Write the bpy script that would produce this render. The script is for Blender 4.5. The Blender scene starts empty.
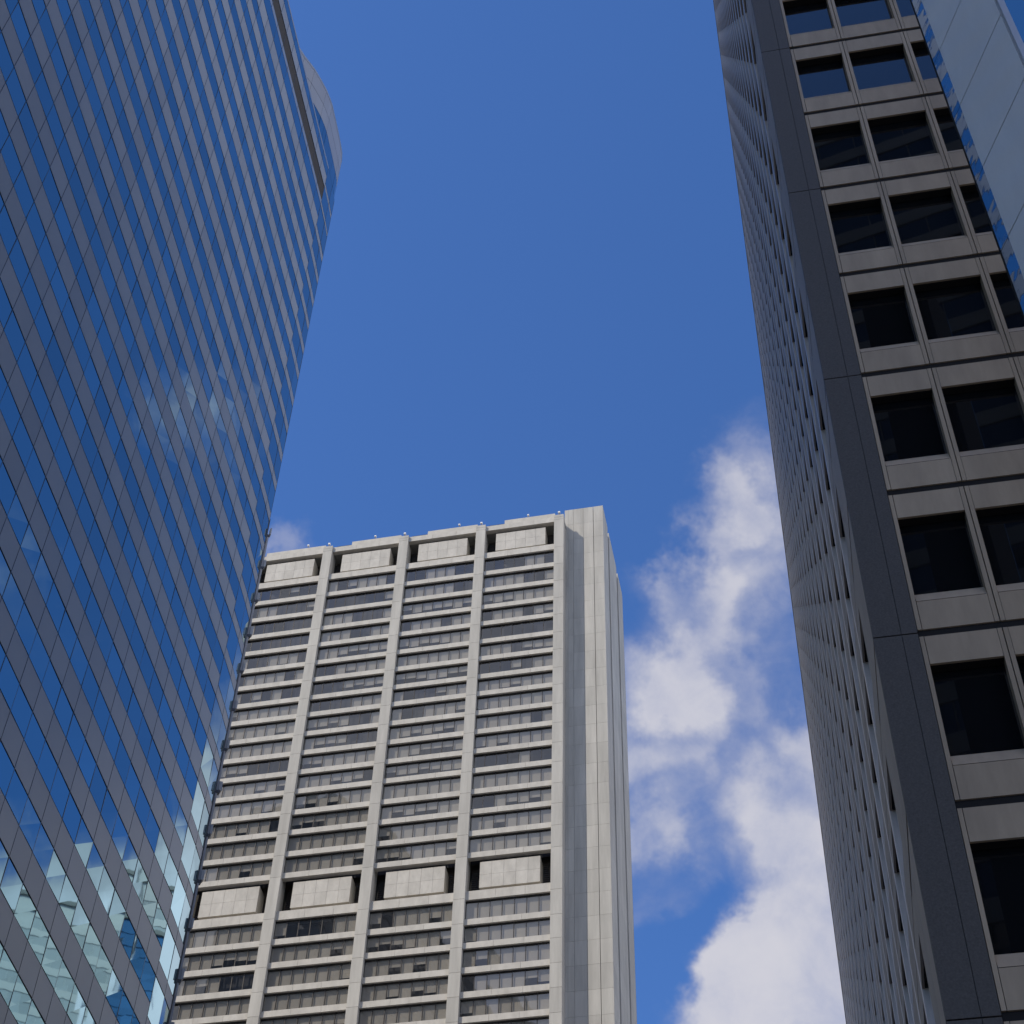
import bpy, math, random
from mathutils import Vector, Matrix
R = math.radians
random.seed(7)
S = bpy.context.scene
COL = S.collection

# ------------------------------------------------------------------ camera
F_PX, VPX, VPY = 1750.0, 569.0, -957.0
_u = Vector((VPX-512, VPY-512, F_PX)).normalized()
_f = Vector((0, 0, 1.0)); _y = (_f-_u*_f.dot(_u)).normalized(); _x = _y.cross(_u)
if _x[0] < 0: _x = -_x
EYE = 1.6
cd = bpy.data.cameras.new('camera'); cam = bpy.data.objects.new('camera', cd); COL.objects.link(cam)
cd.sensor_width = 36; cd.lens = F_PX/1024*36; cd.clip_start = .1; cd.clip_end = 20000
right = Vector((_x[0], _y[0], _u[0])); down = Vector((_x[1], _y[1], _u[1])); fwd = Vector((_x[2], _y[2], _u[2]))
M = Matrix.Identity(4)
for i in range(3):
    M[i][0] = right[i]; M[i][1] = -down[i]; M[i][2] = -fwd[i]
M[2][3] = EYE
cam.matrix_world = M
S.camera = cam

def project(p):
    v = Vector((p[0], p[1], p[2]-EYE)); d = v.dot(fwd)
    if d < .5: return None
    return 512+F_PX*v.dot(right)/d, 512+F_PX*v.dot(down)/d
def ray(px, py):
    return (right*(px-512)+down*(py-512)+fwd*F_PX).normalized()

# ------------------------------------------------------------------ sun, sky, exposure
SUN_EL, SUN_AZ = 45.0, math.degrees(math.atan2(-.889, -.457))   # azimuth from +Y towards +X
sd = bpy.data.lights.new('sun', 'SUN'); so = bpy.data.objects.new('sun', sd); COL.objects.link(so)
sd.energy = 2.45; sd.angle = R(.5); sd.color = (1, .91, .77)
tosun = Vector((math.sin(R(SUN_AZ))*math.cos(R(SUN_EL)), math.cos(R(SUN_AZ))*math.cos(R(SUN_EL)), math.sin(R(SUN_EL))))
so.rotation_euler = (-tosun).to_track_quat('-Z', 'Y').to_euler()
so.location = (0, 0, 400)

W = bpy.data.worlds.new('World'); S.world = W; W.use_nodes = True
nt = W.node_tree; nt.nodes.clear()
def N(t, tree=None, **k):
    n = (tree or nt).nodes.new(t)
    for a, b in k.items(): setattr(n, a, b)
    return n
def L(a, b, tree=None): (tree or nt).links.new(a, b)
sky = N('ShaderNodeTexSky', sky_type='NISHITA', sun_disc=False)
sky.sun_elevation = R(SUN_EL); sky.sun_rotation = R(SUN_AZ); sky.altitude = 0
sky.air_density = 1.0; sky.dust_density = .35; sky.ozone_density = 3.0
tc = N('ShaderNodeTexCoord')
nz = N('ShaderNodeTexNoise'); nz.inputs['Scale'].default_value = 9; nz.inputs['Detail'].default_value = 9
nz.inputs['Roughness'].default_value = .58; nz.inputs['Distortion'].default_value = .35
L(tc.outputs['Generated'], nz.inputs['Vector'])
nz2 = N('ShaderNodeTexNoise'); nz2.inputs['Scale'].default_value = 26; nz2.inputs['Detail'].default_value = 7
nz2.inputs['Roughness'].default_value = .6; nz2.inputs['Distortion'].default_value = .5
L(tc.outputs['Generated'], nz2.inputs['Vector'])
def mth(op, a, b=None, c=None, clamp=False):
    n = N('ShaderNodeMath', operation=op); n.use_clamp = clamp
    for i, v in enumerate((a, b, c)):
        if v is None: continue
        if isinstance(v, (int, float)): n.inputs[i].default_value = v
        else: L(v, n.inputs[i])
    return n.outputs[0]
def azel(az, el):
    return Vector((math.sin(R(az))*math.cos(R(el)), math.cos(R(az))*math.cos(R(el)), math.sin(R(el))))
# banks of cloud: direction, angular radius in degrees, weight
CL = [(ray(775, 470), 2.2, .44), (ray(738, 520), 2.2, .52), (ray(712, 515), 1.2, .30), (ray(760, 565), 2.0, .46), (ray(785, 625), 1.8, .38), (ray(800, 690), 1.6, .24),
      (ray(690, 603), 1.3, .42), (ray(668, 650), 2.2, .58), (ray(648, 715), 2.2, .60), (ray(705, 690), 1.9, .46), (ray(645, 800), 1.6, .54),
      (ray(640, 865), 1.6, .50),
      (ray(765, 770), 2.5, .44), (ray(735, 825), 2.1, .40), (ray(830, 800), 2.4, .40), (ray(765, 860), 1.9, .30),
      (ray(840, 935), 3.0, .64), (ray(795, 990), 2.6, .62), (ray(740, 995), 1.8, .44), (ray(700, 1020), 1.3, .42), (ray(860, 1080), 5.0, .8),
      (ray(268, 552), 1.0, .34), (ray(292, 536), .8, .32),
      (azel(25, 40), 4.0, .9), (azel(34, 35.0), 3.2, .6), (azel(39, 33.0), 3.6, .5), (azel(46, 32.5), 3.6, .5), (azel(17, 41), 3.0, .50),
      (azel(37.0, 50.5), 1.7, .40), (azel(38.8, 52.2), 1.6, .42), (azel(35.0, 52.0), 1.4, .36), (azel(41.5, 44.0), 1.4, .40), (azel(43, 45.5), 1.2, .36),
      (azel(198, 40), 8.0, 1.1), (azel(208, 46), 7.0, 1.1), (azel(188, 44), 5, .8), (azel(215, 38), 8, 1.2), (azel(206, 33), 7, 1.1),
      ]
REFL_FILL_BANKS = [(azel(29, 35.4), 4.5, 1.9), (azel(38, 32.3), 4.2, 1.6), (azel(46, 31.6), 4.2, 1.6), (azel(-118, 30), 16, 3.0), (azel(-95, 50), 24, 3.0), (azel(-60, 35), 16, 3.0), (azel(112, 24), 19, 3.0), (azel(140, 24), 17, 3.0), (azel(92, 30), 18, 3.0), (azel(0, 88), 9, 3.0), (azel(165, 24), 12, 3.0)]  # first three are reflected clouds; the rest added out of view for neutral fill
wn = N('ShaderNodeTexNoise'); wn.inputs['Scale'].default_value = 15; wn.inputs['Detail'].default_value = 5; wn.inputs['Roughness'].default_value = .6
L(tc.outputs['Generated'], wn.inputs['Vector'])
w1 = N('ShaderNodeVectorMath', operation='SUBTRACT'); L(wn.outputs['Color'], w1.inputs[0]); w1.inputs[1].default_value = (.5, .5, .5)
w2 = N('ShaderNodeVectorMath', operation='SCALE'); L(w1.outputs[0], w2.inputs[0]); w2.inputs['Scale'].default_value = .10
w3 = N('ShaderNodeVectorMath', operation='ADD'); L(tc.outputs['Generated'], w3.inputs[0]); L(w2.outputs[0], w3.inputs[1])
w4 = N('ShaderNodeVectorMath', operation='NORMALIZE'); L(w3.outputs[0], w4.inputs[0])
def blobs(lst):
    a_ = None
    for d, r, w in lst:
        dp = N('ShaderNodeVectorMath', operation='DOT_PRODUCT'); L(w4.outputs[0], dp.inputs[0]); dp.inputs[1].default_value = d
        mr = N('ShaderNodeMapRange', interpolation_type='SMOOTHERSTEP')
        mr.inputs['From Min'].default_value = math.cos(R(r*1.5)); mr.inputs['From Max'].default_value = 1.0
        mr.inputs['To Min'].default_value = 0; mr.inputs['To Max'].default_value = w*1.25
        L(dp.outputs['Value'], mr.inputs['Value'])
        a_ = mr.outputs[0] if a_ is None else mth('ADD', a_, mr.outputs[0])
    return a_
refl_fill = mth('MINIMUM', blobs(REFL_FILL_BANKS), 3.0)
acc = mth('ADD', mth('MINIMUM', blobs(CL), 1.75), refl_fill)
acc = mth('MINIMUM', acc, 3.0)
det = mth('ADD', mth('MULTIPLY', mth('SUBTRACT', nz.outputs['Fac'], .52), 3.4), mth('MULTIPLY', mth('SUBTRACT', nz2.outputs['Fac'], .5), 1.3))
den = mth('ADD', acc, mth('MULTIPLY', det, mth('MINIMUM', acc, .62)))
cov = N('ShaderNodeMapRange', interpolation_type='SMOOTHSTEP')
cov.inputs['From Min'].default_value = .12; cov.inputs['From Max'].default_value = 2.1; cov.inputs['To Max'].default_value = 1.0
L(den, cov.inputs['Value'])
# cloud light: brighter where dense, lilac where thin
cc = N('ShaderNodeMix', data_type='RGBA'); L(cov.outputs[0], cc.inputs['Factor'])
cc.inputs['A'].default_value = (2.3, 2.45, 3.4, 1); cc.inputs['B'].default_value = (4.0, 4.0, 4.45, 1)
hs = N('ShaderNodeVectorMath', operation='MULTIPLY'); hs.inputs[1].default_value = (.52, .795, 1.19)   # the deep blue of this sky
L(sky.outputs[0], hs.inputs[0])
bst = N('ShaderNodeMapRange', interpolation_type='SMOOTHSTEP'); bst.inputs['From Min'].default_value = 1.2; bst.inputs['From Max'].default_value = 3.0
bst.inputs['To Min'].default_value = 1.0; bst.inputs['To Max'].default_value = 2.0; L(refl_fill, bst.inputs['Value'])     # extra brightness for the reflected and added fill clouds
cb2 = N('ShaderNodeVectorMath', operation='SCALE'); L(cc.outputs['Result'], cb2.inputs[0]); L(bst.outputs[0], cb2.inputs['Scale'])
mx = N('ShaderNodeMix', data_type='RGBA'); L(cov.outputs[0], mx.inputs['Factor']); L(hs.outputs[0], mx.inputs['A']); L(cb2.outputs[0], mx.inputs['B'])
bg = N('ShaderNodeBackground'); bg.inputs['Strength'].default_value = .11
L(mx.outputs['Result'], bg.inputs['Color'])
wo = N('ShaderNodeOutputWorld'); L(bg.outputs[0], wo.inputs['Surface'])

S.view_settings.view_transform = 'Standard'; S.view_settings.look = 'None'
S.view_settings.exposure = .5; S.view_settings.gamma = 1; S.view_settings.use_curve_mapping = False
S.render.engine = 'CYCLES'
S.cycles.max_bounces = 8; S.cycles.transparent_max_bounces = 8

# ------------------------------------------------------------------ materials
def mat(name, col, rough=.6, metal=0.0, spec=.5, var=0.0, noise=None, bump=None, coat=0.0):
    """noise=(scale, amount[, stretch_z]) mottling; var = change from panel to panel; bump=(scale, strength, distance)"""
    m = bpy.data.materials.new(name); m.use_nodes = True; t = m.node_tree
    b = t.nodes['Principled BSDF']
    b.inputs['Base Color'].default_value = (*col, 1); b.inputs['Roughness'].default_value = rough
    b.inputs['Metallic'].default_value = metal; b.inputs['Specular IOR Level'].default_value = spec
    b.inputs['Coat Weight'].default_value = coat
    tcn = N('ShaderNodeTexCoord', t)
    fac = None
    if noise:
        mp = N('ShaderNodeMapping', t); mp.inputs['Scale'].default_value = (1, 1, noise[2] if len(noise) > 2 else 1)
        L(tcn.outputs['Object'], mp.inputs['Vector'], t)
        n = N('ShaderNodeTexNoise', t); n.inputs['Scale'].default_value = noise[0]; n.inputs['Detail'].default_value = 7; n.inputs['Roughness'].default_value = .65
        L(mp.outputs[0], n.inputs['Vector'], t)
        mr = N('ShaderNodeMapRange', t); mr.inputs['From Min'].default_value = .25; mr.inputs['From Max'].default_value = .75
        mr.inputs['To Min'].default_value = 1-noise[1]; mr.inputs['To Max'].default_value = 1+noise[1]*.6
        L(n.outputs['Fac'], mr.inputs['Value'], t); fac = mr.outputs[0]
    if var:
        g = N('ShaderNodeNewGeometry', t)
        mr = N('ShaderNodeMapRange', t); mr.inputs['To Min'].default_value = 1-var; mr.inputs['To Max'].default_value = 1+var
        L(g.outputs['Random Per Island'], mr.inputs['Value'], t)
        if fac is None: fac = mr.outputs[0]
        else:
            q = N('ShaderNodeMath', t, operation='MULTIPLY'); L(fac, q.inputs[0], t); L(mr.outputs[0], q.inputs[1], t); fac = q.outputs[0]
    if fac is not None:
        x = N('ShaderNodeVectorMath', t, operation='SCALE'); x.inputs[0].default_value = col; L(fac, x.inputs['Scale'], t)
        L(x.outputs[0], b.inputs['Base Color'], t)
    if bump:
        n = N('ShaderNodeTexNoise', t); n.inputs['Scale'].default_value = bump[0]; n.inputs['Detail'].default_value = 2
        L(tcn.outputs['Object'], n.inputs['Vector'], t)
        bm = N('ShaderNodeBump', t); bm.inputs['Strength'].default_value = bump[1]; bm.inputs['Distance'].default_value = bump[2]
        L(n.outputs['Fac'], bm.inputs['Height'], t); L(bm.outputs[0], b.inputs['Normal'], t)
    return m
def clear_glass(name, tint, refl):
    m = bpy.data.materials.new(name); m.use_nodes = True; t = m.node_tree
    t.nodes.clear()
    tr = N('ShaderNodeBsdfTransparent', t); tr.inputs[0].default_value = (*tint, 1)
    gl = N('ShaderNodeBsdfGlossy', t); gl.inputs['Roughness'].default_value = .02; gl.inputs['Color'].default_value = (.9, .95, 1, 1)
    lw = N('ShaderNodeLayerWeight', t); lw.inputs['Blend'].default_value = .5
    pw = N('ShaderNodeMath', t, operation='POWER'); L(lw.outputs['Facing'], pw.inputs[0], t); pw.inputs[1].default_value = 3.5
    fr = N('ShaderNodeMath', t, operation='MULTIPLY_ADD'); L(pw.outputs[0], fr.inputs[0], t); fr.inputs[1].default_value = .85; fr.inputs[2].default_value = refl
    g = N('ShaderNodeNewGeometry', t)
    n = N('ShaderNodeTexNoise', t); n.inputs['Scale'].default_value = .5; n.inputs['Detail'].default_value = 1
    tcn = N('ShaderNodeTexCoord', t); L(tcn.outputs['Object'], n.inputs['Vector'], t)
    bm = N('ShaderNodeBump', t); bm.inputs['Strength'].default_value = .25; bm.inputs['Distance'].default_value = .02
    L(n.outputs['Fac'], bm.inputs['Height'], t); L(bm.outputs[0], gl.inputs['Normal'], t)
    mixn = N('ShaderNodeMixShader', t); L(fr.outputs[0], mixn.inputs[0], t); L(tr.outputs[0], mixn.inputs[1], t); L(gl.outputs[0], mixn.inputs[2], t)
    o = N('ShaderNodeOutputMaterial', t); L(mixn.outputs[0], o.inputs['Surface'], t)
    return m
MT = dict(
    blue_glass=mat('blue mirror glass', (.24, .43, .49), .02, 1.0, var=.14, bump=(.30, .16, .025)),
    grey_panel=mat('grey spandrel glass', (.335, .335, .32), .34, 0, 1.0, var=.09, noise=(.15, .06)),
    dark_metal=mat('dark anodised metal', (.05, .052, .06), .35, 0, .6), mull_metal=mat('mullion metal', (.085, .09, .10), .3, .2, .6),crown_panel=mat('pale crown panel', (.34, .34, .35), .3, 0, .8, var=.05),
    light_metal=mat('light grey metal', (.38, .40, .43), .3, .3, .5),
    joint=mat('dark joint', (.012, .012, .014), .8, 0, .2),  # also painted shade under the right tower's window heads
    louvre=mat('bronze louvre', (.13, .115, .095), .6, 0, .3),
    roofing=mat('roof screed', (.25, .25, .24), .9),
    stone=mat('pale stone cladding', (.465, .445, .40), .75, 0, .3, var=.06, noise=(.8, .24, .10)),
    stone_beam=mat('pale stone beam', (.525, .495, .44), .75, 0, .3, var=.06, noise=(.9, .20, .5)),
    stone_core=mat('tower core', (.06, .055, .05), .9),
    louvre_dark=mat('plant room louvre', (.07, .06, .055), .7),
    win_glass=clear_glass('office window glass', (.78, .78, .78), .13),
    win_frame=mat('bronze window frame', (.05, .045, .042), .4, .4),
    blind=mat('office blind', (.42, .385, .325), .85, var=.12),
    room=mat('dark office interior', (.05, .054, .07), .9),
    ceiling_light=mat('office clutter', (.5, .42, .32), .8, var=.4),
    granite=mat('dark granite', (.074, .069, .067), .55, 0, .35, noise=(28, .45)),
    flank_beige=mat('pale beige cladding', (.37, .30, .25), .5, 0, .4, var=.05, noise=(1.6, .15, .25)),
    flank_glass=mat('silvery window glass', (.78, .80, .86), .05, .9, .5, bump=(.8, .05, .01)),
    beige=mat('beige metal cladding', (.335, .27, .20), .5, 0, .4, var=.09, noise=(1.8, .26, .2)),
    lit_frame=mat('satin sky-lit frame', (.52, .46, .42), .3, .1, .6, noise=(1.0, .10)),  # lighter than the front mullions, standing in for skylight on the jambs
    dark_glass=mat('dark tinted glass', (.006, .007, .009), .015, 0, .62, bump=(.6, .05, .01)),
    clad=mat('silver metal cladding', (.70, .73, .79), .45, .05, 1.0, noise=(.9, .10, .4), var=.03, coat=.3),
    mirror=mat('polished glass strip', (.62, .72, .80), .02, 1.0, bump=(1.6, .10, .02)),
    rail=mat('painted steel rail', (.45, .45, .46), .5),
    lamp_white=mat('white lamp housing', (.8, .8, .78), .4),
    asphalt=mat('asphalt', (.05, .05, .052), .9, noise=(3, .3)),
    paving=mat('grey paving', (.24, .235, .225), .85, noise=(1.5, .2)),
    earth=mat('city ground', (.22, .21, .20), .95, noise=(.05, .2)),
    paint=mat('road paint', (.78, .78, .74), .7),
    pale_wall=mat('pale green glass wall', (.60, .60, .585), .3, .0, .5, var=.10),
    pale_glass=mat('pale blue glass', (.52, .55, .55), .15, .3, .5, var=.12),
    deep_blue=mat('deep blue glass', (.05, .16, .34), .08, .55, .5, var=.2),
    office_wall=mat('dark office wall', (.26, .24, .215), .8, noise=(.3, .2)),
)

# ------------------------------------------------------------------ helpers
class MB:
    def __init__(s): s.v = []; s.f = []; s.m = []
    def quad(s, a, b, c, d, mi=0):
        i = len(s.v); s.v += [tuple(a), tuple(b), tuple(c), tuple(d)]; s.f.append((i, i+1, i+2, i+3)); s.m.append(mi)
    def poly(s, pts, mi=0):
        i = len(s.v); s.v += [tuple(p) for p in pts]; s.f.append(tuple(range(i, i+len(pts)))); s.m.append(mi)
    def hexa(s, p, mi=0):                    # 8 points: bottom four (ccw from above), top four
        i = len(s.v); s.v += [tuple(q) for q in p]
        for f in ((3, 2, 1, 0), (4, 5, 6, 7), (0, 1, 5, 4), (1, 2, 6, 5), (2, 3, 7, 6), (3, 0, 4, 7)):
            s.f.append(tuple(i+j for j in f)); s.m.append(mi)
    def prism(s, pts, z0, z1, mi=0, top=True, bottom=True):    # pts: plan polygon ccw
        n = len(pts); i = len(s.v)
        s.v += [(p[0], p[1], z0) for p in pts]+[(p[0], p[1], z1) for p in pts]
        for k in range(n):
            j = (k+1) % n; s.f.append((i+k, i+j, i+n+j, i+n+k)); s.m.append(mi)
        if top: s.f.append(tuple(range(i+n, i+2*n))); s.m.append(mi)
        if bottom: s.f.append(tuple(range(i+n-1, i-1, -1))); s.m.append(mi)
    def merge(s, o):
        i = len(s.v); s.v += o.v; s.f += [tuple(a+i for a in f) for f in o.f]; s.m += o.m
    def build(s, name, mats, parent=None, origin=None):
        if not isinstance(mats, (list, tuple)): mats = [mats]
        me = bpy.data.meshes.new(name)
        o = origin or (parent['_o'] if parent is not None and '_o' in parent else (0, 0, 0))
        me.from_pydata([(a-o[0], b-o[1], c-o[2]) for a, b, c in s.v], [], s.f)
        for m in mats: me.materials.append(m)
        if len(mats) > 1: me.polygons.foreach_set('material_index', s.m)
        me.update()
        ob = bpy.data.objects.new(name, me); COL.objects.link(ob)
        if parent is not None: ob.parent = parent; ob['_o'] = o
        else: ob.location = o
        return ob
    def area(s):
        tot = 0
        for f in s.f:
            pr = [project(s.v[i]) for i in f]
            if any(p is None for p in pr): continue
            cx = sum(p[0] for p in pr)/len(pr); cy = sum(p[1] for p in pr)/len(pr)
            if not (-15 < cx < 1039 and -15 < cy < 1039): continue
            a = 0
            for k in range(len(pr)):
                x0, y0 = pr[k]; x1, y1 = pr[(k+1) % len(pr)]; a += x0*y1-x1*y0
            tot += abs(a)/2
        return tot
def thing(name, label, cat, loc, group=None):
    o = bpy.data.objects.new(name, None); COL.objects.link(o); o.location = loc; o['_o'] = tuple(loc)
    o.empty_display_size = 2
    o['label'] = label; o['category'] = cat
    if group: o['group'] = group
    return o
def structure(o): o['kind'] = 'structure'; return o
def many(name, items, mats, parent, n=100):
    """the n that show largest become parts of their own, the rest one part"""
    items = sorted(((m.area(), i, m) for i, m in enumerate(items)), key=lambda t: (-t[0], t[1]))
    if len(items) <= n:
        return [m.build(name, mats, parent) for a, i, m in items]
    out = [m.build(name, mats, parent) for a, i, m in items[:n]]
    rest = MB()
    for a, i, m in items[n:]: rest.merge(m)
    o = rest.build(name, mats, parent); o['kind'] = 'stuff'
    return out
class Frame:
    """local frame of a facade: a along, b inwards, z up"""
    def __init__(s, org, adir, bdir): s.o, s.a, s.b = Vector(org), Vector(adir), Vector(bdir); s.flip = (s.a.x*s.b.y-s.a.y*s.b.x) < 0
    def P(s, a, b, z): q = s.o+s.a*a+s.b*b; return (q.x, q.y, z)
    def box(s, mb, a0, a1, b0, b1, z0, z1, mi=0):
        c = [(a0, b0), (a1, b0), (a1, b1), (a0, b1)]
        if s.flip: c.reverse()
        mb.hexa([s.P(a, b, z0) for a, b in c]+[s.P(a, b, z1) for a, b in c], mi)
    def face(s, mb, a0, a1, b, z0, z1, mi=0):
        p = [s.P(a0, b, z0), s.P(a1, b, z0), s.P(a1, b, z1), s.P(a0, b, z1)]
        if s.flip: p.reverse()
        mb.quad(*p, mi)

# ------------------------------------------------------------------ ground, road, pavements
g = MB(); g.quad((-6000, -6000, -.16), (6000, -6000, -.16), (6000, 6000, -.16), (-6000, 6000, -.16))
structure(g.build('ground', MT['earth']))
dx, dy = math.sin(R(11)), math.cos(R(11))
ST = Frame((-14, 0, 0), (dx, dy, 0), (dy, -dx, 0))       # street axis; b = to the right
r = MB(); ST.face(r, 0, 1, 0, 0, 1); r = MB()
r.quad(ST.P(-400, -6, -.15), ST.P(-400, 6, -.15), ST.P(135, 6, -.15), ST.P(135, -6, -.15)); structure(r.build('road', MT['asphalt']))
pv = MB(); ST.box(pv, -400, 135, 6, 40, -.155, 0); ST.box(pv, -400, 135, -40, -6, -.155, 0)
structure(pv.build('pavement', MT['paving']))
mk = MB()
for i in range(-60, 22):
    ST.box(mk, i*6, i*6+2.5, -.07, .07, -.15, -.146)
for s_ in (-5.6, 5.6): ST.box(mk, -400, 135, s_-.06, s_+.06, -.15, -.146)
structure(mk.build('road_markings', MT['paint']))

# ------------------------------------------------------------------ glass tower on the left
H = 3.9; TH = 10.2; PD = 9.24*H
d0 = Vector((math.sin(R(TH)), math.cos(R(TH)))); n0 = Vector((d0.y, -d0.x))
foot = -n0*PD
COLW = .54*H; SEND = 21.8*H; NFLAT = 57
flat = [foot+d0*(SEND-COLW*k) for k in range(NFLAT, -1, -1)]
crn = [flat[-1]]
for ang, ln in ((8.3, .55), (6.2, .42), (-22, .40), (-40, .54), (-60, .54), (-78, .54)):
    crn.append(crn[-1]+Vector((math.sin(R(ang)), math.cos(R(ang))))*ln*H)
ROOF = 41.45*H+EYE; Z = lambda k: (k+(.03*(k-30) if 30 < k < 39.1 else 0))*H+EYE
lt = thing('glass_office_tower', 'tall blue glass tower with grey bands and a raised rounded corner, on the left', 'building', (flat[0].x, flat[0].y, 0))
def edge_quad(mb, p, q, s0, s1, z0, z1, off=0.0, jit=0.0, mi=0):
    d = (q-p); ln = d.length; d /= ln; n = Vector((d.y, -d.x))
    a = p+d*s0+n*off; b = p+d*(ln-s1)+n*off
    j = [random.uniform(-jit, jit) for _ in range(4)]
    mb.quad((a.x+n.x*j[0], a.y+n.y*j[0], z0), (b.x+n.x*j[1], b.y+n.y*j[1], z0), (b.x+n.x*j[2], b.y+n.y*j[2], z1), (a.x+n.x*j[3], a.y+n.y*j[3], z1), mi)
def edge_box(mb, p, q, s0, s1, o0, o1, z0, z1, mi=0):
    d = (q-p).normalized(); n = Vector((d.y, -d.x))
    c = [p+d*s0+n*o0, p+d*s0+n*o1, p+d*s1+n*o1, p+d*s1+n*o0]
    mb.hexa([(v.x, v.y, z0) for v in reversed(c)]+[(v.x, v.y, z1) for v in reversed(c)], mi)
# body behind the panels
back = [crn[-1]+Vector((-36, -6)), flat[0]+Vector((-42, 6))]
inset = lambda pts, o: [pts[i]-(lambda d: Vector((d.y, -d.x)))((pts[min(i+1, len(pts)-1)]-pts[max(i-1, 0)]).normalized())*o for i in range(len(pts))]
ring = inset(flat[:-1]+crn, .10)
body = MB(); body.prism(ring+back, 0, ROOF-.3)
body.build('wall', MT['joint'], lt)
rf = MB(); rf.prism(ring+back, ROOF-.299, ROOF-.2); rf.build('roof', MT['roofing'], lt)
panes = []; bands = []
segs = [(flat[i], flat[i+1], False) for i in range(NFLAT)]+[(crn[i], crn[i+1], True) for i in range(len(crn)-1)]
JT = .028
for k in range(1, 40):
    bd = MB()
    for p, q, cr in segs:
        vis = .72 if cr else .49
        m = MB(); edge_quad(m, p, q, JT, JT, (Z(k-vis) if k < 39 else Z(38.30) if cr else Z(38.62))+.03, (Z(k) if k < 39 else Z(39.5))-.06, 0, .016); panes.append(m)
        if k < 39: edge_quad(bd, p, q, JT, JT, Z(k)+.06, (Z(k+(1-vis)) if k < 38 or cr else Z(38.62))-.03, .0, .002)
    if k < 39: bands.append(bd)
# top floors: louvre band, last window row, coping
top = MB(); lou = MB(); cop = MB(); strip = MB(); top2 = MB(); top3 = MB()
for p, q, cr in segs:
    if not cr:
        edge_quad(strip, p, q, JT, JT, Z(39.5)+.06, Z(39.72)); edge_quad(lou, p, q, 0, 0, Z(39.73), Z(40.40), -.06)
        for b in range(9): edge_box(lou, p, q, JT, (q-p).length-JT, -.055, -.012, Z(39.75+.070*b), Z(39.75+.070*b)+.14)
        edge_quad(top, p, q, JT, JT, Z(40.42), Z(40.93)); m = MB(); edge_quad(m, p, q, JT, JT, Z(40.95), Z(41.33), 0, .003); panes.append(m)
        edge_box(cop, p, q, 0, (q-p).length, -.1, .012, Z(41.34), Z(41.45))
    else:
        edge_quad(top2, p, q, JT, JT, Z(39.5)+.06, Z(39.66)); m = MB(); edge_quad(m, p, q, JT, JT, Z(39.68), Z(40.42), 0, .004); panes.append(m)
        edge_quad(top3, p, q, JT, JT, Z(40.44), Z(40.60)); m = MB(); edge_quad(m, p, q, JT, JT, Z(40.62), Z(41.43), 0, .004); panes.append(m)
bands += [top, top2, top3]; strip.build('trim_strip', MT['light_metal'], lt)
many('window_pane', panes, MT['blue_glass'], lt)
for b in bands: b.build('spandrel_band', MT['grey_panel'], lt)
lou.build('louvre_band', MT['louvre'], lt); cop.build('coping', MT['light_metal'], lt)
for i, (p, q, cr) in enumerate(segs):
    m = MB(); edge_box(m, p, q, -.019, .019, -.09, .012, 0, Z(41.33)); m.build('mullion', MT['mull_metal'], lt)
# raised rounded crown over the far corner (plan read off its rim)
ZC = 43.75
rim = [(-.1440, .4700), (-.1379, .4809), (-.1321, .4893), (-.1253, .5031)]
rim = [Vector(p)*ZC*H for p in rim]+[foot+d0*(21.15*H)+n0*.02, crn[0]+n0*.03]
def subdiv(pts, step):
    out = []
    for i in range(len(pts)-1):
        p0 = pts[max(i-1, 0)]; p1 = pts[i]; p2 = pts[i+1]; p3 = pts[min(i+2, len(pts)-1)]
        n = max(1, round((p2-p1).length/step))
        for j in range(n):
            t = j/n
            out.append(.5*((2*p1)+(-p0+p2)*t+(2*p0-5*p1+4*p2-p3)*t*t+(-p0+3*p1-3*p2+p3)*t**3))
    out.append(pts[-1]); return out
rim = subdiv(rim[:-1], 1.1)
rim += [crn[0].lerp(crn[1], .35), crn[1].lerp(crn[2], .1), crn[1].lerp(crn[2], .62), crn[2].lerp(crn[3], .22), crn[2].lerp(crn[3], .6), crn[3].lerp(crn[4], .4), crn[4].lerp(crn[5], .4), crn[-1]]
cb = [rim[-1]+Vector((-14, 0)), rim[0]+Vector((-16, 0))]
cr_ = MB(); cr_.prism(inset(rim, .08)+cb, ROOF-.19, Z(ZC)-.2)
crown = cr_.build('crown', MT['joint'], lt)
w = MB(); gp = MB(); ck = MB()
for i in range(len(rim)-1):
    p, q = rim[i], rim[i+1]; e = .012 if i % 2 else .03
    edge_quad(w, p, q, e, .012 if i % 2 == 0 else .03, Z(41.45), Z(42.20), 0, .002)
    edge_quad(gp, p, q, 0, .02 if i % 2 else 0, Z(42.22), Z(42.90)-.05); edge_quad(gp, p, q, 0, .02 if i % 2 else 0, Z(42.90)+.02, Z(43.63))
    edge_box(ck, p, q, -.01, (q-p).length+.01, -.3, .015, Z(43.64), Z(43.75))
w.build('window_pane', MT['blue_glass'], crown); gp.build('parapet_panel', MT['crown_panel'], crown); ck.build('coping', MT['light_metal'], crown)
# service rail with a bracket at each floor down the far corner
p, q = crn[2], crn[3]
fr_ = MB(); edge_box(fr_, p, q, .16, .30, .02, .24, 0, Z(27.6)); edge_box(fr_, p, q, .02, .15, .02, .07, 0, Z(28.1), 1)
fr_.build('corner_rail', [MT['rail'], MT['dark_metal']], lt)
for k in range(1, 29):
    m = MB(); sz = random.uniform(.36, .48); edge_box(m, p, q, .10, .45, .25, sz, Z(k-.34), Z(k-.14), 0); edge_box(m, p, q, .12, .40, .02, sz-.10, Z(k-.41), Z(k-.35), 1)
    m.build('bracket', [MT['rail'], MT['dark_metal']], lt)

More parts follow.
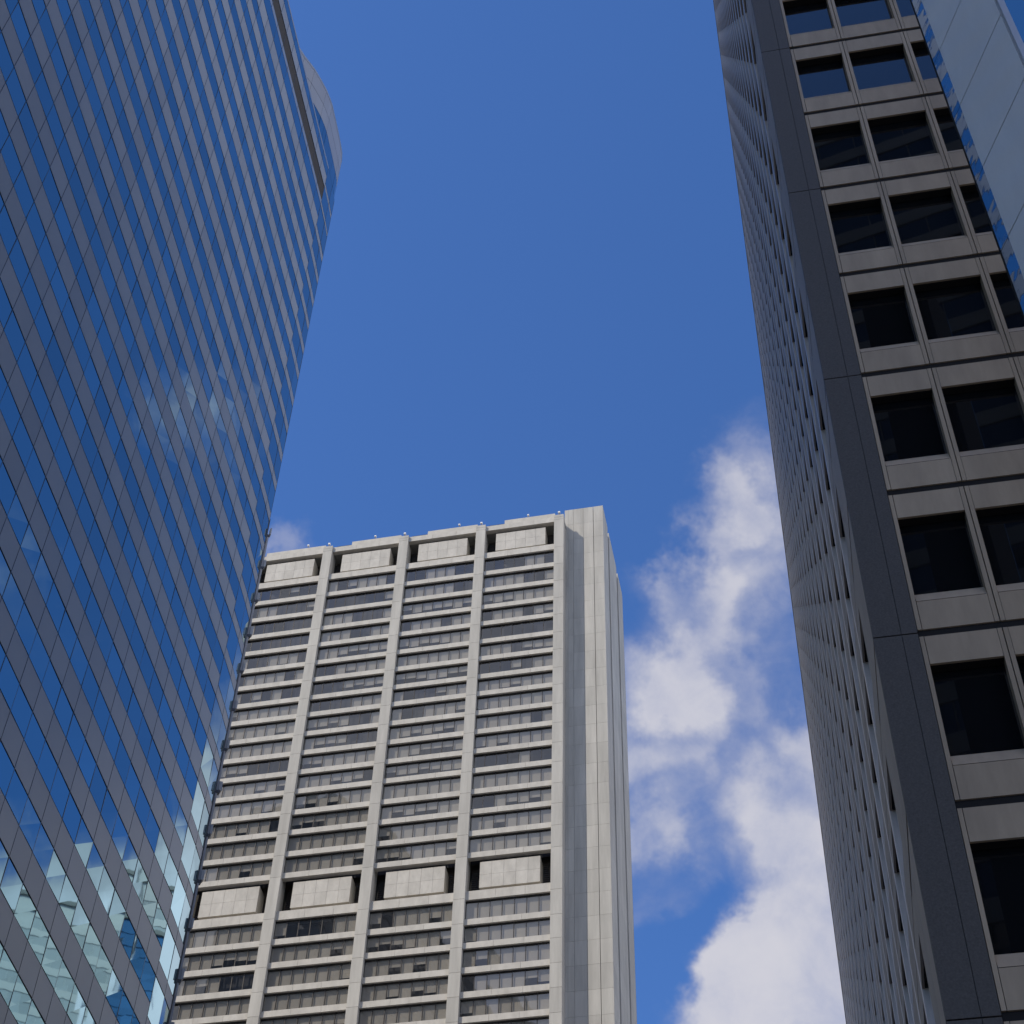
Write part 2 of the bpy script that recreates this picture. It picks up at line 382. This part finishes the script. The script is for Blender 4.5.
# ------------------------------------------------------------------ pale stone tower in the centre
TQ, TT = 168.9, 13.1
ct, st = math.cos(R(TT)), math.sin(R(TT))
TW = Frame((TQ*st, TQ*ct, 0), (ct, -st, 0), (st, ct, 0))   # a along facade to the right, b into the building
ua = lambda az, b=0: (TQ+b)*math.tan(R(az-TT))
PIT, PW = 12.12, 1.45
pu = [ua(2.17)-PIT*k for k in (4, 3, 2, 1, 0)]              # left edges of the pillars
D4 = TQ/math.cos(R(2.14-TT))
TB = [1.1785, 1.1418, 1.1200, 1.0985, 1.0773, 1.0572, 1.0358, 1.0158, .9952, .9760, .9551, .9348, .9144, .8945, .8735, .8537, .8330, .8127, .7750, .7534, .7335, .7131, .6934, .6738]
zb = [t*D4*1.0+EYE for t in TB]                            # undersides of the beams
while zb[-1] > 6: zb.append(zb[-1]-3.42)
MECH = {0: True, 17: True}                                 # the storey below beam 0 and below beam 17 is a plant floor
bh = [1.0 if i == 0 else 1.2 if i == 1 else 1.32 if i == 18 else .84 for i in range(len(zb))]
PF, BF, WB, FB = -.35, 0.0, .38, 1.95                       # planes: pillar front, beam front, window, side fin
ptop = zb[0]+1.12
tw = thing('stone_office_tower', 'pale stone tower of ribbon windows between tall pillars, in the middle', 'building', (TW.P(0, 0, 0)))
# core
c = MB(); TW.box(c, pu[0]-9, ua(4.62, FB)-.25, FB+1.2, FB+21, 0, ptop-.6)
TW.box(c, pu[0]-.2, pu[4]+PW+.0, WB+2.6, FB+1.19+1.2, 0, ptop-.9)
c.build('core', MT['stone_core'], tw)
for k, u in enumerate(pu):
    m = MB()
    for i in range(len(zb)):
        z1 = ptop if i == 0 else zb[i-1]-.02; z0 = zb[i]+.02 if i < len(zb)-1 else 0
        if i == 0:
            zm = (z0+z1)/2; TW.box(m, u, u+PW, PF, WB+.3, z0, zm-.02); TW.box(m, u, u+PW, PF, WB+.3, zm+.02, z1)
        else: TW.box(m, u, u+PW, PF, WB+.3, z0, z1)
    TW.box(m, u+.06, u+PW-.06, PF+.06, WB+1.5, 0, ptop-.1)
    m.build('pillar', MT['stone'], tw)
    m = MB(); TW.box(m, u+.66, u+.74, PF+.3, PF+.38, ptop, ptop+.75, 1); TW.box(m, u+.54, u+.86, PF+.2, PF+.5, ptop+.75, ptop+1.02)
    m.build('roof_lamp', [MT['lamp_white'], MT['dark_metal']], tw)
beams, wins = [], []
for k in range(4):
    a0, a1 = pu[k]+PW+.01, pu[k+1]-.01; wd = a1-a0
    for i in range(len(zb)):
        m = MB(); j = [0, .333, .667, 1] if i % 2 else [0, .35, .7, 1]
        for q in range(3): TW.box(m, a0+wd*j[q]+(.012 if q else 0), a0+wd*j[q+1]-(.012 if q < 2 else 0), BF, WB+.35, zb[i], zb[i]+bh[i])
        beams.append(m)
        if i+1 == len(zb): continue
        zt, zl = zb[i], zb[i+1]+bh[i+1]
        if i in MECH:
            m = MB(); TW.box(m, a0, a1, WB+2.3, WB+2.5, zl-.3, zt+.2)
            for b in range(16): TW.box(m, a0, a1, WB+2.2, WB+2.3, zl+.02+b*(zt-zl)/16, zl+.14+b*(zt-zl)/16)
            m.build('louvre', MT['louvre_dark'], tw)
            m = MB(); w0, w1 = a0+wd*.145, a1-wd*.135; cw = (w1-w0)/5; zp = zt-.62 if i == 0 else zt-.55; zl2 = zl+.62
            hh = (zp-zl2)/2
            for q in range(5):
                for v in range(2): TW.box(m, w0+q*cw+.015, w0+(q+1)*cw-.015, .35, WB+1.6, zl2+v*hh+.012, zl2+(v+1)*hh-.012)
            TW.box(m, w0+.05, w1-.05, .39, WB+2.15, zl2+.04, zp-.06)
            m.build('plant_screen', MT['stone_beam'], tw)
        else:
            wins.append((k, i, a0, a1, zl, zt))
many('spandrel_beam', beams, MT['stone_beam'], tw)
wm = []
for k, i, a0, a1, zl, zt in wins:
    m = MB(); TW.face(m, a0+.02, a1-.02, WB, zl, zt); wm.append((m.area(), (k, i, a0, a1, zl, zt), m))
wm.sort(key=lambda t: -t[0])
rest = MB(); restb = MB(); restf = MB(); rooms = MB()
for n_, (ar, (k, i, a0, a1, zl, zt), m) in enumerate(wm):
    wd = (a1-a0)/7
    g_ = MB(); fr = MB(); bl = MB(); cl = MB()
    # blinds run in stretches: mostly drawn low down, about half of them on the top floors
    pd = .45+.50*min(1, max(0, i-2)/9.0); run = random.random() < pd; half = random.random() < .22
    for q in range(7):
        if random.random() < .42: run = random.random() < pd; half = random.random() < .25
        x0, x1 = a0+q*wd, a0+(q+1)*wd
        t0, t1 = random.uniform(-.012, .012), random.uniform(-.012, .012)
        P = [TW.P(x0+.04, WB+t0, zl+.02), TW.P(x1-.04, WB-t0, zl+.02), TW.P(x1-.04, WB-t0+t1, zt), TW.P(x0+.04, WB+t0+t1, zt)]
        g_.quad(*P)
        if run or random.random() < .08:
            hb = zl+.05 if not half else zl+(zt-zl)*random.choice((.3, .4, .45, .55))
            if random.random() < .12: hb = zl+(zt-zl)*random.uniform(.15, .6)
            TW.face(bl, x0+.05, x1-.05, WB+.18, hb, zt-.02)
        elif random.random() < .22:
            b_ = random.uniform(.15, .5); c_ = x0+random.uniform(.3, .7); TW.box(cl, c_, c_+b_, WB+.35, WB+.5, zl+.02, zl+random.uniform(.25, .7))
        TW.box(fr, x0-.035, x0+.035, WB-.06, WB+.05, zl, zt+.05)
    TW.box(fr, a0, a1, WB-.05, WB+.05, zl-.02, zl+.04); TW.box(fr, a0, a1, WB-.10, WB+.30, zt-.14, zt-.004)  # deep dark head bar stands in for shade under the beam
    rm = MB(); TW.face(rm, a0, a1, WB+1.45, zl-.5, zt+.3)
    if n_ < 96:
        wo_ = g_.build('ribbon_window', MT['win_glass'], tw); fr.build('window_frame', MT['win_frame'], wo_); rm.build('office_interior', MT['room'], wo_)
        if bl.f: bl.build('blind', MT['blind'], wo_)
        if cl.f: cl.build('desk_clutter', MT['ceiling_light'], wo_)
    else: rest.merge(g_); restb.merge(bl); restf.merge(fr); rooms.merge(rm)
rest.build('ribbon_window', MT['win_glass'], tw)['kind'] = 'stuff'
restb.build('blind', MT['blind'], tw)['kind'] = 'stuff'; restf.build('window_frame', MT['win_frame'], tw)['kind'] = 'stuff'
rooms.build('office_interior', MT['room'], tw)['kind'] = 'stuff'
# right hand fin and side wall
fa0, fa1 = ua(2.68, FB), ua(4.62, FB); fz = 1.1997*174.2+EYE-1.6
fin = MB(); va = [fa0, fa0+.62, ua(3.12, FB), ua(3.62, FB), ua(4.12, FB), fa1]
va[1] = ua(2.86, FB)
for i in range(len(va)-1):
    zs = [fz]+[fz-3.55-k*3.42*1.02 for k in range(60) if fz-3.55-k*3.48 > 3]+[0]
    for q in range(len(zs)-1):
        g2 = .06 if i == 4 else .014
        if zs[q]-.012 > zs[q+1]+.012: TW.box(fin, va[i]+g2, va[i+1]-(.014 if i < 4 else 0), FB, FB+.3, zs[q+1]+.012, zs[q]-.012)
fin.build('end_wall', MT['stone'], tw)
side = MB(); LS = 18.8; cuts = [(.02, 4.5), (5.7, 13.0), (14.3, LS)]
for b0, b1 in cuts:
    zs = [fz]+[fz-3.55-k*3.49 for k in range(60) if fz-3.55-k*3.49 > 3]+[0]
    for q in range(len(zs)-1): TW.box(side, fa1-.3, fa1, FB+b0+(.29 if b0 < .1 else 0), FB+b1, zs[q+1]+.012, zs[q]-.012)
side.build('side_wall', MT['stone'], tw)
sl = MB(); TW.box(sl, fa1-.7, fa1-.35, FB+.4, FB+LS, 0, fz-.6); TW.box(sl, fa0+.05, fa1-.3, FB+.31, FB+.8, 0, fz-.5)
sl.build('recess', MT['joint'], tw)
bk = MB(); TW.box(bk, fa1-1.2, fa1-.02, FB+LS+.01, FB+LS+.4, 0, fz-.2); bk.build('rear_wall', MT['stone'], tw)
lf = MB(); TW.box(lf, pu[0]-9, pu[0]-.6, FB, FB+.4, 0, fz); lf.build('end_wall', MT['stone'], tw)
vs = MB()
for i in range(len(zb)-1): TW.box(vs, fa0-.1, fa0+.13, FB-.03, FB+.02, zb[i+1]+.5, zb[i+1]+2.1)
vs.build('vent_slot', MT['joint'], tw)
# roof edge: coping, set back upper parapet pieces, rail lamps
for k in range(4):
    a0, a1 = pu[k]+PW+.02, pu[k+1]-.02; wd = a1-a0
    m = MB(); TW.box(m, a0, a1, .05, .9, zb[0]+1.02, zb[0]+1.10); TW.box(m, a0+wd*(.26 if k else .1), a1, .45, 1.4, zb[0]+1.11, zb[0]+2.35+(.1 if k == 3 else 0))
    m.build('parapet', MT['stone_beam'], tw)
    m = MB(); x = a0+wd*(.72 if k % 2 == 0 else .6); TW.box(m, x, x+.07, .5, .57, zb[0]+2.3, zb[0]+2.9, 1); TW.box(m, x-.1, x+.18, .4, .7, zb[0]+2.9, zb[0]+3.12)
    m.build('roof_lamp', [MT['lamp_white'], MT['dark_metal']], tw)
rr = MB()
for k in range(4):
    a0, a1 = pu[k]+PW+.02, pu[k+1]-.02
    TW.box(rr, a0, a1, 1.5, 1.54, zb[0]+2.9, zb[0]+2.94)
    for q in range(8): TW.box(rr, a0+(a1-a0)*q/8, a0+(a1-a0)*q/8+.04, 1.5, 1.54, zb[0]+1, zb[0]+2.89)
rr.build('roof_rail', MT['dark_metal'], tw)
rt = MB(); TW.box(rt, pu[0], pu[4]+PW, WB+.37, FB+20, zb[0]+.12, zb[0]+.6); rt.build('roof', MT['roofing'], tw)

# ------------------------------------------------------------------ dark office tower on the right
BQ, BT = 22.75, 12.3
ct, st = math.cos(R(BT)), math.sin(R(BT))
BF_ = Frame((BQ*st, BQ*ct, 0), (ct, -st, 0), (st, ct, 0))
AL = 1.79; HB = 3.983; Z0 = 22.85+EYE-5*HB                  # groove centre of floor k is at Z0+k*HB
ZR = 134.9+EYE
b_of = lambda D: math.sqrt(D*D-AL*AL)-BQ
rake = [(b_of(60.4), ZR), (b_of(82.5), 105+EYE), (b_of(111.8), 73.6+EYE), (b_of(111.8)+5, 68+EYE)]
def roofz(b):
    if b <= rake[0][0]: return ZR
    for (b0, z0), (b1, z1) in zip(rake, rake[1:]):
        if b <= b1: return z0+(z1-z0)*(b-b0)/(b1-b0)
    return rake[-1][1]
BEND = rake[-1][0]
rb = thing('dark_office_tower', 'dark office tower with square recessed windows and a granite corner pier, on the right', 'building', BF_.P(AL, 0, 0))
AEND = 2.592+1.70*14
# core solid with the sloping far roof
def slab(mb, a0, a1, prof, mi=0):      # prof: (b, z) polygon
    pl = [BF_.P(a0, b, z) for b, z in prof]; pr = [BF_.P(a1, b, z) for b, z in prof]
    mb.poly(pl, mi); mb.poly(list(reversed(pr)), mi)
    for i in range(len(prof)):
        j = (i+1) % len(prof); mb.quad(pl[j], pl[i], pr[i], pr[j], mi)
cm = MB(); slab(cm, AL+.45, AEND-.1, [(.45, 0), (BEND-.1, 0), (BEND-.1, rake[-1][1]-.3)]+[(b, z-.3) for b, z in reversed(rake[:-1])]+[(.45, ZR-.3)])
cm.build('core', MT['room'], rb)
rc = MB()
pts = [(0.0, ZR)]+rake
for (b0, z0), (b1, z1) in zip(pts, pts[1:]):
    q = [(b0, z0-.25), (b1, z1-.25), (b1, z1+.02), (b0, z0+.02)]; slab(rc, AL-.03, AEND, q)
rc.build('roof', MT['beige'], rb)
# granite pier: stacked stones with joints
pier = MB()
for k in range(0, 18):
    z0 = Z0+(2*k-1)*HB+.01; z1 = z0+2*HB-.03
    if z0 > ZR: break
    z1 = min(z1, ZR-.3)
    BF_.box(pier, AL, AL+.50, -.02, .13, z0, z1); BF_.box(pier, AL+.512, AL+.79, -.02, .5, z0, z1)
BF_.box(pier, AL+.03, AL+.77, .02, .44, 0, ZR-.31)
pier.build('corner_pier', MT['granite'], rb)
A1 = 2.592; PITB = 1.70; NB = 14; NF = int((ZR-Z0)/HB)
edges = [A1]+[4.05+PITB*i for i in range(NB-1)]
MW = .092; DEP = .24
gl_, sp_, hd_, sill_, mul_ = [], [], [], [], []
sof = MB()  # near-black backing; its undersides stand in for shade under heads and panels
for i in range(NB):
    x0 = edges[i]+(.09 if i == 0 else MW+.008); x1 = (edges[i+1] if i+1 < NB else AEND)-MW-.008
    for k in range(0, NF):
        zg = Z0+k*HB
        if zg+HB > ZR: continue
        # from this groove up: spandrel, sloped sill, window, head panel, next groove
        zs0, zs1, zw0, zw1, zh1 = zg+.09, zg+.82, zg+1.16, zg+3.20, zg+HB-.09
        m = MB(); BF_.box(m, x0, x1, 0, .06, zs0, zs1); sp_.append(m)
        m = MB(); q = [BF_.P(x0, .0, zs1+.012), BF_.P(x1, .0, zs1+.012), BF_.P(x1, .15, zw0), BF_.P(x0, .15, zw0)]
        q2 = [BF_.P(x0, .44, zs1+.012), BF_.P(x1, .44, zs1+.012), BF_.P(x1, .44, zw0), BF_.P(x0, .44, zw0)]
        m.quad(*q); m.quad(q[3], q[2], q2[2], q2[3]); sill_.append(m)
        m = MB(); BF_.box(m, x0, x1, 0, .05, zw1, zh1); hd_.append(m)
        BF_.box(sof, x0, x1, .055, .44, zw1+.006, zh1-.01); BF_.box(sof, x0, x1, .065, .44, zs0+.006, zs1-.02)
        m = MB(); t0 = random.uniform(-.006, .006); t1 = random.uniform(-.006, .006)
        m.quad(BF_.P(x0-.1, DEP+t0, zw0-.05), BF_.P(x1+.1, DEP-t0, zw0-.05), BF_.P(x1+.1, DEP-t0+t1, zw1+.05), BF_.P(x0-.1, DEP+t0+t1, zw1+.05)); gl_.append(m)
for i in range(NB+1):
    m = MB()
    for k in range(0, NF):
        zg = Z0+k*HB
        if zg+HB > ZR: continue
        if i == 0: BF_.box(m, edges[0]+.002, edges[0]+.078, -.004, .43, zg+.09, zg+HB-.09)
        else:
            e = edges[i] if i < NB else AEND
            BF_.box(m, e-MW, e-.010, -.004, .43, zg+.09, zg+HB-.09)
            if i < NB: BF_.box(m, e+.010, e+MW, -.004, .43, zg+.09, zg+HB-.09)
    m.build('mullion', MT['beige'], rb)
many('window_pane', gl_, MT['dark_glass'], rb, 98)
many('spandrel_panel', sp_, MT['beige'], rb); many('window_head', hd_, MT['beige'], rb); many('sloped_sill', sill_, MT['beige'], rb)
sof.build('soffit_shade', MT['joint'], rb)['kind'] = 'stuff'
gr = MB()
for k in range(NF): BF_.box(gr, AL+.8, AEND-.05, .03, .40, Z0+k*HB-.086, Z0+k*HB+.086)
gr.build('floor_groove', MT['joint'], rb)
# left flank, seen almost edge on: deep openings between mullions and spandrels
FPIT = 1.9
sm = []; b = 3.98; nb_ = 0
st_ = MB()
for k in range(NF):
    zg = Z0+k*HB; BF_.box(st_, AL+.004, AL+.42, .145, 1.16, zg+.09, zg+HB-.09); BF_.box(st_, AL+.004, AL+.42, 1.19, 2.25, zg+.09, zg+HB-.09)
st_.build('corner_strip', MT['flank_beige'], rb)
while b < BEND-.5:
    zt = roofz(b+.3)-.26
    m = MB(); BF_.box(m, AL, AL+.42, b-.13, b+.13, 2, zt); sm.append(m); b += FPIT
many('flank_mullion', sm, MT['lit_frame'], rb, 99)
fl_s = MB()  # near-black backing that paints the shade under the flank window heads
ss = []
for k in range(NF):
    zg = Z0+k*HB
    # run of this floor until it meets the sloping roof
    be = BEND
    if zg+HB > rake[-1][1]:
        be = .9
        while be < BEND and roofz(be) > zg+HB: be += .25
    m = MB(); BF_.box(m, AL+.003, AL+.05, 2.26, be, zg+.03, zg+1.1); BF_.box(m, AL+.003, AL+.05, 2.26, be, zg+3.20, zg+HB-.03); ss.append(m)
    BF_.box(fl_s, AL+.055, AL+.40, 2.26, be, zg+3.206, zg+HB+1.08)
fl_s.build('flank_soffit_shade', MT['joint'], rb)['kind'] = 'stuff'
many('flank_spandrel', ss, MT['flank_beige'], rb)
fg = MB(); prof = [(1.0, 0), (BEND-.15, 0), (BEND-.15, rake[-1][1]-.35)]+[(b_, z-.35) for b_, z in reversed(rake[:-1])]+[(1.0, ZR-.35)]
fg.poly([BF_.P(AL+.088, b_, z) for b_, z in prof]); fg.build('flank_glass', MT['flank_glass'], rb)
ew = MB(); BF_.box(ew, AL, AEND, BEND-.09, BEND, 0, rake[-1][1]-.27); ew.build('rear_wall', MT['beige'], rb)

# ------------------------------------------------------------------ metal clad pylon, upper right
hp = 27.0
pr_ = Vector((.2803*hp, .4379*hp)); pl_ = Vector((.2672*hp, .4998*hp))
pdv = (pl_-pr_).normalized(); pn = Vector((-pdv.y, pdv.x))     # outward (towards the left)
def atdir(az):      # where the face line meets a bearing
    v = Vector((math.sin(R(az)), math.cos(R(az)))); den_ = pdv.x*v.y-pdv.y*v.x
    t = (v.x*pr_.y-v.y*pr_.x)/den_; return t
PY = Frame((pr_.x, pr_.y, 0), (pdv.x, pdv.y, 0), (-pn.x, -pn.y, 0))
t_r, t_s, t_l = atdir(32.68), atdir(28.32), atdir(27.68)
py = thing('metal_clad_pylon', 'silver metal clad pylon with a mirror strip, in front of the right tower', 'pylon', PY.P(0, 0, 0))
zt_p = 46; h1 = 1.9018*math.hypot(.2672*hp, .4998*hp)+EYE; h2 = 1.7646*math.hypot(.2672*hp, .4998*hp)+EYE
dhp = h1-h2; zs = [h2]
while zs[-1] < zt_p: zs.append(zs[-1]+dhp)
while zs[0] > .5: zs.insert(0, max(0, zs[0]-dhp))
pan, stp = [], []
WPY = 1.9
for q in range(len(zs)-1):
    m = MB(); PY.box(m, t_r+.0, t_s-.004, 0, .12, zs[q]+.016, zs[q+1]-.016); pan.append(m)
    m = MB(); PY.box(m, t_s+.004, t_l, .006, .12, zs[q]+.008, zs[q+1]-.008); stp.append(m)
many('cladding_panel', pan, MT['clad'], py); many('mirror_strip', stp, MT['mirror'], py)
m = MB(); PY.box(m, t_r+.02, t_r+.06, .13, WPY, 0, zs[-1]-.02); m.build('end_glass', MT['blue_glass'], py)
m = MB(); PY.box(m, t_r+.07, t_l-.02, .121, WPY, 0, zs[-1]-.05); m.build('core', MT['joint'], py)
m = MB(); PY.box(m, t_l+.004, t_l+.03, -.002, WPY, 0, zs[-1]-.06); m.build('glint_cap', MT['joint'], py)  # dark cap added to keep the mirror's edge out of window reflections
m = MB(); PY.box(m, t_r-.06, t_r-.02, .01, .14, 0, zs[-1]); m.build('edge_trim', MT['light_metal'], py)

# ------------------------------------------------------------------ buildings round about (seen only in reflections; the tall one is added to cast shade)
def plain_block(name, label, fr, a0, a1, depth, h, fl, wall, glass, bay=3.0, ratio=.55, thingcat='building'):
    t = thing(name, label, thingcat, fr.P((a0+a1)/2, 0, 0))
    m = MB(); fr.box(m, a0, a1, .15, depth, 0, h); m.build('wall', wall, t)
    n = int(h/fl); ws = MB(); bs = []
    for k in range(n):
        z = k*fl
        mb = MB(); fr.box(mb, a0, a1, 0, .145, z+fl*ratio+.02, z+fl-.02); bs.append(mb)
        x = a0
        while x+bay <= a1+.01:
            fr.face(ws, x+.06, x+bay-.06, .10, z+.05, z+fl*ratio); x += bay
    many('window_band', bs, wall, t)
    o = ws.build('window_pane', glass, t); o['kind'] = 'stuff'
    m = MB(); fr.box(m, a0-.2, a1+.2, -.2, depth+.2, h+.01, h+.8); m.build('roof', MT['roofing'], t)
    return t
def face_frame(p, q):     # facade from p to q seen from its right-hand side... interior to the left of p->q
    p, q = Vector(p), Vector(q); d = (q-p).normalized(); return Frame((p.x, p.y, 0), (d.x, d.y, 0), (-d.y, d.x, 0)), (q-p).length
fr, ln = face_frame((70, 214), (116, 178))
plain_block('pale_office_block', 'pale green glass office block beyond the right tower, outside the picture', fr, 0, ln, 30, 175, 3.6, MT['pale_wall'], MT['pale_glass'], 2.4, .6)
fr, ln = face_frame((59, 223.5), (69.6, 216))
plain_block('stepped_office_block', 'pale stepped glass tower rising beside the pale block', fr, 0, ln, 30, 187, 3.6, MT['pale_wall'], MT['pale_glass'], 2.4, .6)
fr, ln = face_frame((55.0, 222), (67, 212.5))
plain_block('blue_glass_block', 'deep blue glass block in front of the stepped tower', fr, 0, ln, 7, 174, 3.6, MT['deep_blue'], MT['deep_blue'], 2.4, .6)
fr, ln = face_frame((24, -30), (-1, -30))
plain_block('slim_office_block', 'slim grey office block behind the camera across the street', fr, 0, ln, 22, 138, 3.8, MT['office_wall'], MT['dark_glass'], 3.0, .6)
fr, ln = face_frame((-88, -30), (-88, 74))
plain_block('added_shade_block', 'unseen grey block added behind the glass tower to shade the right tower', Frame((-88, -30, 0), (0, 1, 0), (-1, 0, 0)), 0, 104, 34, 262, 4.0, MT['office_wall'], MT['dark_glass'], 4.0, .5)  # added block, out of view, only to shade the right tower

for o in list(bpy.data.objects):
    if '_o' in o: del o['_o']
